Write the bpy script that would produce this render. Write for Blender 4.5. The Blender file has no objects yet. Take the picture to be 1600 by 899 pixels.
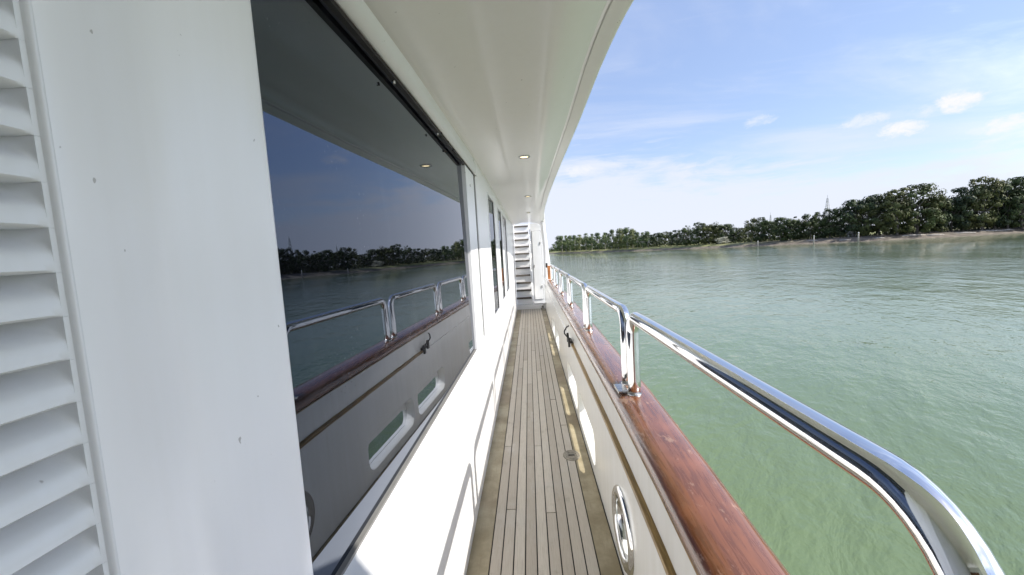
import bpy, bmesh, math, random
from mathutils import Vector, Matrix
R = math.radians
sc = bpy.context.scene
col = sc.collection

# ------------------------------------------------------------------ camera
cam = bpy.data.cameras.new('camera'); cam.sensor_width = 36.0; cam.lens = 36 * 620 / 1600
cam.clip_start = 0.02; cam.clip_end = 6000
co = bpy.data.objects.new('camera', cam); col.objects.link(co); sc.camera = co
Yc = Vector((26, 56.5, -620)).normalized(); a = R(3.1)
up = Vector((-math.sin(a), math.cos(a), 0)); Zc = (up - Yc * up.dot(Yc)).normalized(); Xc = Yc.cross(Zc)
co.matrix_world = Matrix.Translation((0, 0, 1.5)) @ Matrix((Xc, Yc, Zc)).to_4x4()

# ------------------------------------------------------------------ light
SUN_AZ = 19.0      # degrees from +X towards -Y (starboard, slightly behind)
SUN_EL = 43.4
EXPOSURE = 1.5
SKY = 0.085
SUN = 2.5
sd = Vector((math.cos(R(SUN_EL)) * math.cos(R(SUN_AZ)), -math.cos(R(SUN_EL)) * math.sin(R(SUN_AZ)), math.sin(R(SUN_EL))))
sl = bpy.data.lights.new('sun', 'SUN'); sl.energy = SUN; sl.angle = R(0.55); sl.color = (1, .955, .88)
so = bpy.data.objects.new('sun', sl); col.objects.link(so); so.location = (30, -10, 40)
so.rotation_euler = sd.to_track_quat('Z', 'Y').to_euler()
sc.view_settings.view_transform = 'Standard'; sc.view_settings.look = 'None'
sc.view_settings.exposure = EXPOSURE; sc.view_settings.gamma = 1; sc.view_settings.use_curve_mapping = False

class NT:
    """small helper round a node tree"""
    def __init__(s, t): s.t = t; t.nodes.clear()
    def n(s, ty, **kw):
        nd = s.t.nodes.new(ty)
        for k, v in kw.items(): setattr(nd, k, v)
        return nd
    def l(s, o, i): s.t.links.new(o, i)
    def put(s, inp, v):
        if hasattr(v, 'is_output'): s.l(v, inp)
        else: inp.default_value = v
    def math(s, op, a, b=0.0, c=0.0, clamp=False):
        m = s.n('ShaderNodeMath', operation=op, use_clamp=clamp)
        s.put(m.inputs[0], a); s.put(m.inputs[1], b); s.put(m.inputs[2], c)
        return m.outputs[0]
    def vm(s, op, a, b=(0, 0, 0)):
        m = s.n('ShaderNodeVectorMath', operation=op); s.put(m.inputs[0], a); s.put(m.inputs[1], b)
        return m
    def ramp(s, f, a, b, x=0.0, y=1.0, smooth=True):
        m = s.n('ShaderNodeMapRange', interpolation_type='SMOOTHSTEP' if smooth else 'LINEAR')
        s.put(m.inputs[0], f); s.put(m.inputs[1], a); s.put(m.inputs[2], b); s.put(m.inputs[3], x); s.put(m.inputs[4], y)
        return m.outputs[0]
    def noise(s, v, scale, detail=4, rough=.5, dist=0):
        m = s.n('ShaderNodeTexNoise'); s.put(m.inputs['Vector'], v); m.inputs['Scale'].default_value = scale
        m.inputs['Detail'].default_value = detail; m.inputs['Roughness'].default_value = rough; m.inputs['Distortion'].default_value = dist
        return m.outputs[0]
    def mix(s, f, a, b, blend='MIX'):
        m = s.n('ShaderNodeMix', data_type='RGBA', blend_type=blend)
        s.put(m.inputs[0], f); s.put(m.inputs[6], a if hasattr(a, 'is_output') else (*a, 1)[:4]); s.put(m.inputs[7], b if hasattr(b, 'is_output') else (*b, 1)[:4])
        return m.outputs[2]
    def scale(s, v, sc_):
        return s.vm('MULTIPLY', v, sc_).outputs[0]

# ------------------------------------------------------------------ sky
w = bpy.data.worlds.new('World'); sc.world = w; w.use_nodes = True
t = NT(w.node_tree)
sky = t.n('ShaderNodeTexSky', sky_type='NISHITA', sun_disc=False)
sky.sun_elevation = R(SUN_EL); sky.sun_rotation = R(90 + SUN_AZ); sky.air_density = 1.0; sky.dust_density = 0.6; sky.ozone_density = 1.5
tc = t.n('ShaderNodeTexCoord'); d = tc.outputs['Generated']
sep = t.n('ShaderNodeSeparateXYZ'); t.l(d, sep.inputs[0]); el = sep.outputs[2]
# thin high veil: noise on a plane high above
inv = t.math('DIVIDE', 1.0, t.math('ADD', t.math('MAXIMUM', el, 0.0), 0.10))
pl = t.n('ShaderNodeCombineXYZ'); t.l(t.math('MULTIPLY', sep.outputs[0], inv), pl.inputs[0]); t.l(t.math('MULTIPLY', sep.outputs[1], inv), pl.inputs[1])
pv = t.scale(pl.outputs[0], (.55, 1.0, 1))
n1 = t.noise(pv, 1.1, 7, .58, .6)
n2 = t.noise(t.scale(pl.outputs[0], (.5, 1.3, 1)), 3.4, 6, .6, .9)
veil = t.math('ADD', t.math('MULTIPLY', t.ramp(n1, .42, .72), .55), t.math('MULTIPLY', t.ramp(n2, .5, .8), .18))
# ragged milky bank of cloud low over the horizon, thicker towards the bow
n3 = t.noise(t.scale(d, (2.2, 2.2, 9.0)), 2.1, 8, .62, .8)
n4 = t.noise(t.scale(d, (3, 3, 22.0)), 2.6, 7, .6, .6)
bias = t.math('ADD', t.ramp(el, .36, .04, -.36, .30, smooth=False), t.ramp(sep.outputs[0], .75, .1, -.10, .07))
lowm = t.ramp(t.math('ADD', t.math('ADD', t.math('MULTIPLY', n3, .65), t.math('MULTIPLY', n4, .35)), bias), .44, .70)
veil = t.math('MULTIPLY', veil, t.ramp(el, 1.0, .25, .45, 1.0))
hz = t.ramp(el, .11, -.02)
m = t.math('MAXIMUM', t.math('MAXIMUM', veil, t.math('MULTIPLY', lowm, .92)), t.math('MULTIPLY', hz, .75), clamp=True)
skyc = t.mix(.45, t.mix(1.0, sky.outputs[0], (1.0, .93, .86), 'MULTIPLY'), (1.85, 2.45, 4.3))
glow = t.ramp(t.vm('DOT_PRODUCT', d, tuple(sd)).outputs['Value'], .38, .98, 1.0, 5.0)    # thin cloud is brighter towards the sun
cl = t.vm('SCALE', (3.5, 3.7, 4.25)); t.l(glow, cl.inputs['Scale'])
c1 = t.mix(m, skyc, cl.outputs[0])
# small cumulus puffs, each a direction in the sky
PUFF = [(0.6141, 0.7635, 0.1996, 0.0312, 0.0098, 0.55),
        (0.6525, 0.7377, 0.1736, 0.0257, 0.0149, 1),
        (0.6723, 0.7146, 0.1933, 0.0183, 0.0092, 0.4),
        (0.6993, 0.6866, 0.1987, 0.0237, 0.0155, 1),
        (0.7415, 0.6538, 0.1508, 0.0246, 0.0131, 0.9),
        (0.4765, 0.8476, 0.2337, 0.0243, 0.0109, 0.45),
        (0.1307, 0.9744, 0.1829, 0.03, 0.0117, 0.6),
        (0.7207, 0.6773, 0.1478, 0.0108, 0.0059, 0.3)]
t.nb = t.noise(t.scale(d, (1, 1, 1.5)), 34, 9, .68, .5)
pm = None
for (dx, dy, dz, w_, h_, k) in PUFF:
    dd = Vector((dx, dy, dz)).normalized(); rt = dd.cross(Vector((0, 0, 1))).normalized(); u_ = rt.cross(dd)
    off = t.vm('SUBTRACT', d, tuple(dd)).outputs[0]
    aa = t.math('MULTIPLY', t.vm('DOT_PRODUCT', off, tuple(rt)).outputs['Value'], .72 / w_)
    bb = t.math('MULTIPLY', t.vm('DOT_PRODUCT', off, tuple(u_)).outputs['Value'], .72 / h_)
    r2 = t.math('ADD', t.math('MULTIPLY', aa, aa), t.math('MULTIPLY', bb, bb))
    v = t.math('SUBTRACT', t.math('ADD', t.math('SUBTRACT', 1.0, r2), t.math('MULTIPLY', t.math('SUBTRACT', t.nb, .5), 2.9)), .12)
    v = t.math('MULTIPLY', t.ramp(v, .0, 1.0), k)
    pm = v if pm is None else t.math('MAXIMUM', pm, v)
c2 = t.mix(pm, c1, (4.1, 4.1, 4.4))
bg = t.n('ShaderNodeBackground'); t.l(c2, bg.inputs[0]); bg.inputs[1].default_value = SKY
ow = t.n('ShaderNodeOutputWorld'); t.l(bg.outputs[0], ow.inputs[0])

# ------------------------------------------------------------------ materials
def mat(name):
    m = bpy.data.materials.new(name); m.use_nodes = True
    t = NT(m.node_tree); b = t.n('ShaderNodeBsdfPrincipled'); o = t.n('ShaderNodeOutputMaterial'); t.l(b.outputs[0], o.inputs[0])
    return m, t, b
def setp(b, color=None, rough=None, metal=None, ior=None, coat=None, spec=None):
    if color is not None: b.inputs['Base Color'].default_value = (*color, 1)
    if rough is not None: b.inputs['Roughness'].default_value = rough
    if metal is not None: b.inputs['Metallic'].default_value = metal
    if ior is not None: b.inputs['IOR'].default_value = ior
    if coat is not None: b.inputs['Coat Weight'].default_value = coat; b.inputs['Coat Roughness'].default_value = .06
    if spec is not None: b.inputs['Specular IOR Level'].default_value = spec
def bump(t, b, h, strength, dist):
    bp = t.n('ShaderNodeBump'); bp.inputs['Strength'].default_value = strength; bp.inputs['Distance'].default_value = dist
    t.l(h, bp.inputs['Height']); t.l(bp.outputs[0], b.inputs['Normal']); return bp
def objco(t): return t.n('ShaderNodeTexCoord').outputs['Object']

def gelcoat(name, base, dirt=.25, rough=.28):
    m, t, b = mat(name); o = objco(t)
    n = t.noise(o, 2.0, 3, .5); s = t.noise(t.scale(o, (7, 7, .6)), 3.0, 4, .6)
    k = t.math('MULTIPLY', t.ramp(s, .35, .85, smooth=False), dirt)
    c = t.mix(k, base, (base[0] * .72, base[1] * .69, base[2] * .58))
    sp = t.noise(o, 55, 2, .5)
    c = t.mix(t.math('MULTIPLY', t.ramp(sp, .765, .80), .6), c, (.18, .16, .14))
    t.l(c, b.inputs['Base Color']); setp(b, rough=rough)
    return m
M = {}
M['white'] = gelcoat('white_gelcoat', (.83, .83, .835), .10)
M['ceiling'] = gelcoat('soffit_paint', (.89, .865, .845), .06, .2)
M['bulwark'] = gelcoat('bulwark_paint', (.82, .815, .79), .30, .18)
M['sill'] = gelcoat('sill_paint', (.66, .66, .64), .5, .4)
M['dirtywhite'] = gelcoat('vent_paint', (.74, .75, .76), .3, .4)

def plain(name, color, rough=.5, metal=0, coat=0, var=.15, scale=8, ior=1.5):
    m, t, b = mat(name); o = objco(t); n = t.noise(o, scale, 5, .6)
    t.l(t.mix(t.ramp(n, .3, .75), tuple(c * (1 - var) for c in color), tuple(min(1, c * (1 + var)) for c in color)), b.inputs['Base Color'])
    setp(b, rough=rough, metal=metal, coat=coat, ior=ior)
    t.l(t.ramp(n, .25, .8, rough * .8, rough * 1.25), b.inputs['Roughness'])
    return m
M['chrome'] = plain('polished_steel', (.80, .80, .80), .055, 1, var=.04, scale=14)
M['steel'] = plain('dull_steel', (.52, .51, .49), .28, 1, var=.2, scale=30)
M['bronze'] = plain('weathered_bronze', (.30, .27, .215), .45, .5, var=.3, scale=40)
M['black'] = plain('black_rubber', (.02, .02, .02), .5)
M['gasket'] = plain('dark_gasket', (.018, .017, .016), .45)
M['greygasket'] = plain('grey_sealant', (.16, .155, .145), .5)
M['caulk'] = plain('black_caulk', (.022, .020, .018), .7)
M['dark'] = plain('dark_recess', (.05, .05, .05), .7)
M['tread'] = plain('dark_tread', (.10, .085, .07), .7, var=.3, scale=20)
M['hull'] = plain('hull_paint', (.70, .71, .70), .2, coat=.5)
M['orange'] = plain('orange_varnished_wood', (.42, .16, .045), .35, coat=.6, var=.35, scale=12)

# tinted glass: a dark dielectric, double reflection of a sealed unit gives it a raised index
m, t, b = mat('tinted_glass'); o = objco(t); setp(b, (.004, .004, .005), .0, 0, 2.12); b.inputs['Specular Tint'].default_value = (.58, .72, 1.0, 1)
salt = t.math('MULTIPLY', t.ramp(t.noise(o, 160, 2, .5), .66, .74), t.ramp(t.noise(o, 3, 3, .5), .4, .7))
smear = t.ramp(t.noise(t.scale(o, (2, 2, .5)), 4, 5, .6), .5, .8)
t.l(t.mix(t.math('ADD', t.math('MULTIPLY', salt, .30), t.math('MULTIPLY', smear, .035), clamp=True), (.004, .004, .005), (.42, .42, .42)), b.inputs['Base Color'])
bump(t, b, t.noise(o, 1.1, 1, .4), .02, .02)
M['glass'] = m

# grey teak planks, tone per plank from an attribute
m, t, b = mat('weathered_teak'); o = objco(t); wr = t.noise(t.scale(o, (1, .35, 1)), 7, 7, .7)
at = t.n('ShaderNodeAttribute', attribute_name='tone')
st = t.noise(t.scale(o, (60, 2.2, 60)), 3, 6, .65); bl = t.noise(o, 3.2, 5, .65)
gr = t.noise(t.scale(o, (220, 6, 220)), 2, 3, .6)
c = t.mix(at.outputs['Fac'], (.42, .372, .305), (.545, .495, .415))
c = t.mix(t.math('MULTIPLY', t.ramp(st, .42, .75), .45), c, (.33, .29, .235))
c = t.mix(t.math('MULTIPLY', t.ramp(bl, .5, .75), .45), c, (.50, .48, .43))
c = t.mix(t.math('MULTIPLY', t.ramp(t.noise(o, 9, 5, .6), .60, .78), .5), c, (.27, .23, .17))
c = t.mix(t.math('MULTIPLY', t.ramp(gr, .5, .72), .35), c, (.24, .2, .15))
c = t.mix(t.math('MULTIPLY', t.ramp(wr, .56, .72), .5), c, (.26, .225, .18))
c = t.mix(t.math('MULTIPLY', t.ramp(wr, .42, .28), .4), c, (.60, .58, .53))
t.l(c, b.inputs['Base Color']); setp(b, rough=.62)
bump(t, b, gr, .25, .002)
M['teak'] = m
m, t, b = mat('stained_margin_teak'); o = objco(t)
st = t.noise(t.scale(o, (30, 2.0, 30)), 3, 6, .65); bl = t.noise(o, 3.7, 5, .65)
c = t.mix(t.ramp(bl, .35, .68), (.23, .19, .112), (.38, .33, .225))
c = t.mix(t.math('MULTIPLY', t.ramp(st, .5, .75), .5), c, (.19, .145, .085))
c = t.mix(t.math('MULTIPLY', t.ramp(t.noise(o, 1.7, 3, .5), .52, .66), .55), c, (.17, .12, .075))
t.l(c, b.inputs['Base Color']); setp(b, rough=.5); bump(t, b, st, .2, .002)
M['margin'] = m

# varnished cap rail with worn, milky patches
m, t, b = mat('varnished_mahogany'); o = objco(t)
g = t.noise(t.scale(o, (24, 1.3, 24)), 3, 7, .65, .6); p = t.noise(t.scale(o, (2.2, 1, 2.2)), 9, 8, .72)
c = t.mix(t.ramp(g, .3, .72), (.115, .040, .015), (.22, .080, .030))
c = t.mix(t.math('MULTIPLY', t.ramp(t.noise(o, 5, 5, .6), .45, .75), .5), c, (.33, .12, .05))
wear = t.ramp(p, .575, .66)
c = t.mix(t.math('MULTIPLY', wear, .42), c, (.52, .36, .27))
sc_ = t.ramp(t.noise(t.scale(o, (40, 3, 40)), 4, 4, .6), .68, .73)
c = t.mix(t.math('MULTIPLY', sc_, .35), c, (.55, .38, .30))
t.l(c, b.inputs['Base Color']); setp(b, rough=.3, coat=1.0)
t.l(t.math('ADD', t.math('MULTIPLY', wear, .35), t.ramp(g, .2, .8, .22, .34)), b.inputs['Roughness'])
t.l(t.math('ADD', t.math('MULTIPLY', wear, .4), t.ramp(p, .3, .7, .10, .2)), b.inputs['Coat Roughness'])
bump(t, b, p, .12, .004)
M['mahogany'] = m
m, t, b = mat('worn_teak_moulding'); o = objco(t)
g = t.noise(t.scale(o, (40, 1.5, 40)), 3, 6, .6)
t.l(t.mix(t.ramp(g, .3, .7), (.15, .085, .018), (.36, .22, .06)), b.inputs['Base Color']); setp(b, rough=.4, coat=.4)
M['moulding'] = m

def lamp_mat():
    m, t, b = mat('warm_lamp'); setp(b, (.9, .8, .6), .4)
    b.inputs['Emission Color'].default_value = (1, .78, .42, 1); b.inputs['Emission Strength'].default_value = 1.0
    return m
M['lamp'] = lamp_mat()

# river: green silty water with wind ripples
m, t, b = mat('river_water'); o = objco(t)
geo = t.n('ShaderNodeNewGeometry').outputs['Position']
nb = t.noise(t.scale(geo, (1, 1, 1)), .05, 4, .6)
t.l(t.mix(t.ramp(nb, .3, .7), (.100, .142, .066), (.130, .172, .086)), b.inputs['Base Color'])
setp(b, rough=.025, ior=1.46)
rot = t.n('ShaderNodeMapping'); rot.inputs['Rotation'].default_value = (0, 0, R(34)); t.l(geo, rot.inputs[0])
r1 = t.noise(t.scale(rot.outputs[0], (1, .42, 1)), 2.6, 4, .6, .3)
r2 = t.noise(t.scale(rot.outputs[0], (1, .5, 1)), .8, 3, .55, .3)
r3 = t.noise(t.scale(rot.outputs[0], (1, .6, 1)), 7.0, 3, .55, .3)
patch = t.ramp(t.noise(t.scale(geo, (1, .5, 1)), .035, 4, .6), .35, .65, .45, 1.2)
h = t.math('ADD', t.math('ADD', t.math('MULTIPLY', r1, .098), t.math('MULTIPLY', r2, .17)), t.math('MULTIPLY', r3, .030))
bp = bump(t, b, t.math('MULTIPLY', h, patch), .70, 1.0)
M['water'] = m

m, t, b = mat('gravel_bank'); o = objco(t)
n = t.noise(o, .5, 8, .7); n2 = t.noise(t.scale(o, (.25, .25, 2)), 2, 6, .7)
c = t.mix(t.ramp(n, .35, .65), (.075, .062, .047), (.185, .155, .12))
c = t.mix(t.math('MULTIPLY', t.ramp(n2, .5, .7), .6), c, (.10, .085, .07))
gx = t.n('ShaderNodeSeparateXYZ'); t.l(o, gx.inputs[0])
grass = t.math('MULTIPLY', t.ramp(gx.outputs[1], 128, 170), t.ramp(gx.outputs[2], -.95, -.3))
c = t.mix(t.math('MULTIPLY', grass, t.ramp(n, .3, .55, .4, 1)), c, (.23, .24, .085))
t.l(c, b.inputs['Base Color']); setp(b, rough=.9); bump(t, b, n, .6, .4)
M['bank'] = m

def leaf(name, dark, light, warm):
    m, t, b = mat(name)
    at = t.n('ShaderNodeAttribute', attribute_name='tone'); oi = t.n('ShaderNodeObjectInfo')
    c = t.mix(at.outputs['Fac'], dark, light)
    c = t.mix(t.ramp(oi.outputs['Random'], .55, 1, 0, .55), c, warm)
    t.l(c, b.inputs['Base Color']); setp(b, rough=.6, spec=.25)
    return m
M['leaf_round'] = leaf('broad_leaves', (.013, .025, .009), (.080, .108, .032), (.12, .118, .036))
M['leaf_open'] = leaf('airy_leaves', (.014, .026, .014), (.08, .105, .038), (.12, .12, .04))
M['leaf_column'] = leaf('poplar_leaves', (.03, .055, .02), (.15, .19, .07), (.18, .19, .07))
M['leaf_pale'] = leaf('pale_blossom', (.30, .30, .22), (.55, .54, .44), (.5, .5, .4))
M['bark'] = plain('grey_bark', (.16, .14, .12), .9, var=.4)
M['palebark'] = plain('pale_bark', (.34, .32, .27), .9, var=.3)
M['wood'] = plain('bleached_wood', (.40, .37, .33), .85, var=.35, scale=3)
M['mast'] = plain('galvanised_steel', (.42, .43, .45), .5, .3)
M['roof'] = plain('pale_metal_roof', (.68, .68, .66), .5)
M['shedwall'] = plain('white_board_wall', (.72, .72, .70), .7)
M['shedglass'] = plain('dull_window', (.05, .06, .07), .15)

# ------------------------------------------------------------------ building helpers
def empty(name, loc, label=None, cat=None, group=None, rz=0):
    o = bpy.data.objects.new(name, None); o.empty_display_size = .2; o.location = loc; o.rotation_euler = (0, 0, rz)
    col.objects.link(o); tag(o, label, cat, group); return o
def tag(o, label=None, cat=None, group=None, kind=None):
    if label: o['label'] = label
    if cat: o['category'] = cat
    if group: o['group'] = group
    if kind: o['kind'] = kind
    return o
def attach(o, parent):
    """world-space mesh under a parent whose chain is unrotated and unscaled"""
    base = Vector((0, 0, 0)); p = parent
    while p: base += p.location; p = p.parent
    o.parent = parent; o.location = o.location - base
def link(name, me, m, parent=None, smooth=False):
    o = bpy.data.objects.new(name, me); col.objects.link(o)
    if m is not None and not me.materials: me.materials.append(M[m] if isinstance(m, str) else m)
    if smooth: me.polygons.foreach_set('use_smooth', [True] * len(me.polygons))
    if parent: attach(o, parent)
    return o
def mesh(name, verts, faces, m, parent=None, smooth=False):
    me = bpy.data.meshes.new(name); me.from_pydata([tuple(v) for v in verts], [], faces); me.update()
    return link(name, me, m, parent, smooth)
def bm_obj(name, bm, m, parent=None, smooth=False, bev=0.0, seg=2):
    if bev:
        bmesh.ops.remove_doubles(bm, verts=bm.verts, dist=1e-5)
        bmesh.ops.bevel(bm, geom=[e for e in bm.edges if len(e.link_faces) == 2 and e.calc_face_angle(0) > .5], offset=bev, segments=seg, profile=.5, affect='EDGES')
    bmesh.ops.recalc_face_normals(bm, faces=bm.faces)
    me = bpy.data.meshes.new(name); bm.to_mesh(me); bm.free()
    return link(name, me, m, parent, smooth)
def box(bm, x0, x1, y0, y1, z0, z1, tf=None):
    v = [Vector((x, y, z)) for x in (x0, x1) for y in (y0, y1) for z in (z0, z1)]
    if tf: v = [tf @ p for p in v]
    v = [bm.verts.new(p) for p in v]
    for f in ((0, 1, 3, 2), (4, 6, 7, 5), (0, 4, 5, 1), (2, 3, 7, 6), (0, 2, 6, 4), (1, 5, 7, 3)): bm.faces.new([v[i] for i in f])
def loft(rows, closed=False, caps=False):
    """quads between successive rows of points"""
    n = len(rows[0]); V = [p for r in rows for p in r]; F = []
    for i in range(len(rows) - 1):
        for j in range(n if closed else n - 1):
            k = (j + 1) % n
            F.append((i * n + j, i * n + k, (i + 1) * n + k, (i + 1) * n + j))
    if caps: F.append(tuple(range(n - 1, -1, -1))); F.append(tuple((len(rows) - 1) * n + j for j in range(n)))
    return V, F
def tube(path, r, n=20, ry=None):
    rows = []; path = [Vector(p) for p in path]; nrm = None
    for i, p in enumerate(path):
        tg = (path[min(i + 1, len(path) - 1)] - path[max(i - 1, 0)]).normalized()
        if nrm is None: nrm = tg.cross(Vector((1, 0, 0)) if abs(tg.x) < .9 else Vector((0, 0, 1))).normalized()
        nrm = (nrm - tg * nrm.dot(tg)).normalized(); b = tg.cross(nrm)
        rr = r[i] if isinstance(r, (list, tuple)) else r
        rows.append([p + nrm * rr * math.cos(2 * math.pi * k / n) + b * rr * math.sin(2 * math.pi * k / n) for k in range(n)])
    return loft(rows, True, True)
def interp(y, tab):
    if y <= tab[0][0]: return tab[0][1]
    for (a, u), (b, v) in zip(tab, tab[1:]):
        if y <= b: return u + (v - u) * (y - a) / (b - a)
    return tab[-1][1]
def frange(a, b, step):
    n = max(1, int(round((b - a) / step))); return [a + (b - a) * i / n for i in range(n + 1)]
def smooth_by_angle(o, ang=35):
    me = o.data; me.polygons.foreach_set('use_smooth', [True] * len(me.polygons))
    try: me.set_sharp_from_angle(angle=R(ang))
    except Exception: pass

# ================================================================== THE YACHT
WATER = -1.30
yacht = empty('yacht', (0, 4.0, WATER), 'white motor yacht with teak side deck, tinted saloon windows and varnished cap rail', 'yacht')
Y0, Y1 = -2.2, 10.27                                     # extent of the side deck
def sheer(y): return interp(y, [(-2.2, -.05), (0, -.04), (.88, 0), (1.2, .03), (1.9, .06), (3.5, .078), (6, .09), (10.3, .10)])

# ---- hull below the deck
rows = []
for y in frange(-6, 14, 1.0):
    k = interp(y, [(-6, 0), (9, 0), (14, 1.2)])
    rows.append([(.467 - k, y, -.05), (.455 - k, y, -.35), (.42 - k, y, -1.0), (.36 - k, y, -1.7), (-4.4 + k, y, -1.7), (-4.6 + k, y, -.05)])
V, F = loft(rows, True, True); hull = mesh('hull', V, F, 'hull', yacht)

# ---- teak deck: planks with caulked seams
bm = bmesh.new(); box(bm, -.386, .47, Y0, Y1 + 1.6, -.03, -.006); under = bm_obj('deck_base', bm, 'caulk', yacht)
random.seed(11)
bm = bmesh.new(); lay = bm.faces.layers.float.new('tone')
def plank(bm, x0, x1, y0, y1, tone):
    n0 = len(bm.faces); ys = frange(y0, y1, 1.2); top = .0
    for a, b in zip(ys, ys[1:]):
        vs = [bm.verts.new(p) for p in ((x0, a, top), (x1, a, top), (x1, b, top), (x0, b, top))]; bm.faces.new(vs)
    for s in ((x0, 1), (x1, -1)):
        vs = [bm.verts.new(p) for p in ((s[0], y0, top), (s[0], y1, top), (s[0], y1, -.006), (s[0], y0, -.006))]; bm.faces.new(vs)
    for e in (y0, y1):
        vs = [bm.verts.new(p) for p in ((x0, e, top), (x1, e, top), (x1, e, -.006), (x0, e, -.006))]; bm.faces.new(vs)
    bm.faces.ensure_lookup_table()
    for f in bm.faces[n0:]: f[lay] = tone
PW = .0578; X0 = -.270; G = .0032
butts = {1: [2.20, 5.0, 7.7], 5: [2.16, 4.9, 7.9], 4: [2.95, 5.9], 0: [2.96, 6.3], 7: [3.9, 6.9], 3: [4.4, 7.3], 8: [3.3, 6.0], 2: [5.4], 6: [5.6]}
for i in range(9):
    ys = [Y0] + butts.get(i, []) + [Y1]
    for a_, b_ in zip(ys, ys[1:]):
        plank(bm, X0 + i * PW + G, X0 + (i + 1) * PW - G, a_ + G * 1.1, b_ - G * 1.1, min(1, max(0, random.gauss(.5, .34))))
planks = bm_obj('teak_planking', bm, 'teak', yacht)
for (xa, xb, cuts) in ((-.3765, X0 - G, [3.72, 7.0]), (X0 + 9 * PW + G, .349, [3.62, 6.6])):
    bm = bmesh.new(); lay = bm.faces.layers.float.new('tone')
    ys = [Y0] + cuts + [Y1]
    for a_, b_ in zip(ys, ys[1:]): plank(bm, xa, xb, a_ + .001, b_ - .001, .5)
    bm_obj('margin_board', bm, 'margin', yacht)

# ---- cabin side: lower wall with rounded ledge and recessed sill
def glass_x(y): return -.500 + .040 * y
def foot(y): return .787 + .0332 * (y - .83)             # the sill rises gently with the sheer
rows = []
for y in frange(Y0, Y1, .15):
    e = 1 - min(1, max(0, (y - 1.0) / 2.0)); gx = min(glass_x(y), -.392); rz = .775 + .012 * (1 - e)
    zf = min(.857, max(.786, foot(y)))
    rows.append([(-.3765, y, -.02), (-.377, y, .02), (-.3785 - .003 * e, y, .40), (-.379 - .004 * e, y, rz - .02), (-.3795 - .0045 * e, y, rz), (-.382 - .005 * e, y, rz + .010), (-.387 - .006 * e, y, rz + .013),
                 (gx + .012, y, zf - .002), (gx + .004, y, zf + .003), (gx - .03, y, zf + .003)])
V, F = loft(rows); o = mesh('cabin_lower_wall', V, F, 'white', yacht); smooth_by_angle(o, 40)

# overhang edge and header lines
XE = [(-2.4, 1.25), (.12, 1.25), (.35, 1.06), (.6, .74), (.8, .56), (.95, .475), (1.15, .405), (1.33, .366), (1.55, .352), (1.8, .346), (2.48, .345), (3.2, .335), (4.0, .322), (5.2, .306), (6.5, .306), (7.8, .33), (8.9, .378), (10.4, .40)]
def edge_z(y): return interp(y, [(-3, 2.262), (3.5, 2.258), (5, 2.235), (7, 2.20), (9, 2.165), (10.4, 2.15)])
def head(y): return (interp(y, [(-2.4, -.43), (.77, -.412), (1.1, -.404), (1.57, -.392), (3.0, -.3745), (10.4, -.3745)]), interp(y, [(-2.4, 2.19), (1.1, 2.19), (1.57, 2.20), (3.0, 2.215), (10.4, 2.20)]))
def gtop(y): return interp(y, [(-2.4, 2.158), (.7, 2.157), (1.03, 2.149), (1.61, 2.138), (2.2, 2.117), (2.96, 2.088), (10, 2.088)])

# header strip above the big window
rows = []
for y in frange(.68, 3.08, .12):
    hx, hz_ = head(y); gx = glass_x(y); rows.append([(gx - .02, y, gtop(y) + .012), (gx + .010, y, gtop(y) + .004), (gx + .016, y, gtop(y)), (hx - .006, y, hz_ - .004), (hx, y, hz_ + .004)])
V, F = loft(rows); o = mesh('window_header', V, F, 'white', yacht, True)

# ---- big saloon window
win = mesh('saloon_window', *loft([[(glass_x(y) + .006, y, foot(y)), (glass_x(y) + .006, y, gtop(y) + .01), (glass_x(y) - .02, y, gtop(y) + .01), (glass_x(y) - .02, y, foot(y))] for y in (2.66, 2.80, 2.955)], True, True), 'white', yacht)
mesh('pane', *loft([[(glass_x(y) - .008, y, foot(y) - .01), (glass_x(y) - .022, y, gtop(y) + .02)] for y in frange(.64, 2.67, .2)]), 'glass', win)
gk = []
V1, F1 = loft([[(glass_x(y) + .007, y, gtop(y) - .010), (glass_x(y) + .007, y, gtop(y) + .013), (glass_x(y) - .01, y, gtop(y) + .013), (glass_x(y) - .01, y, gtop(y) - .010)] for y in frange(.66, 2.95, .12)], True, True)
mesh('top_gasket', V1, F1, 'gasket', win)
V1, F1 = loft([[(glass_x(y) + .005, y, foot(y)), (glass_x(y) + .004, y, foot(y) + .010), (glass_x(y) - .01, y, foot(y) + .012), (glass_x(y) - .01, y, foot(y))] for y in frange(.66, 2.65, .2)], True, True)
mesh('bottom_gasket', V1, F1, 'greygasket', win)
bm = bmesh.new(); box(bm, -.41, -.384, 2.957, 3.07, .862, 2.16); bm_obj('side_gasket', bm, 'gasket', win)
for (yy, zz) in ((2.80, 1.98), (2.80, 1.00)):
    V1, F1 = tube([(glass_x(yy) + .004, yy, zz), (glass_x(yy) + .009, yy, zz)], .009, 14); mesh('screw', V1, F1, 'steel', win, True)
for (yy, off) in ((1.42, -.03), (1.98, -.03), (2.2, .0), (2.06, .0), (2.32, -.01)):
    V1, F1 = tube([(glass_x(yy) + .002, yy, gtop(yy) + off), (glass_x(yy) + .012, yy, gtop(yy) + off)], .006, 12); mesh('clip', V1, F1, 'steel' if off < -.02 else 'gasket', win, True)

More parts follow.
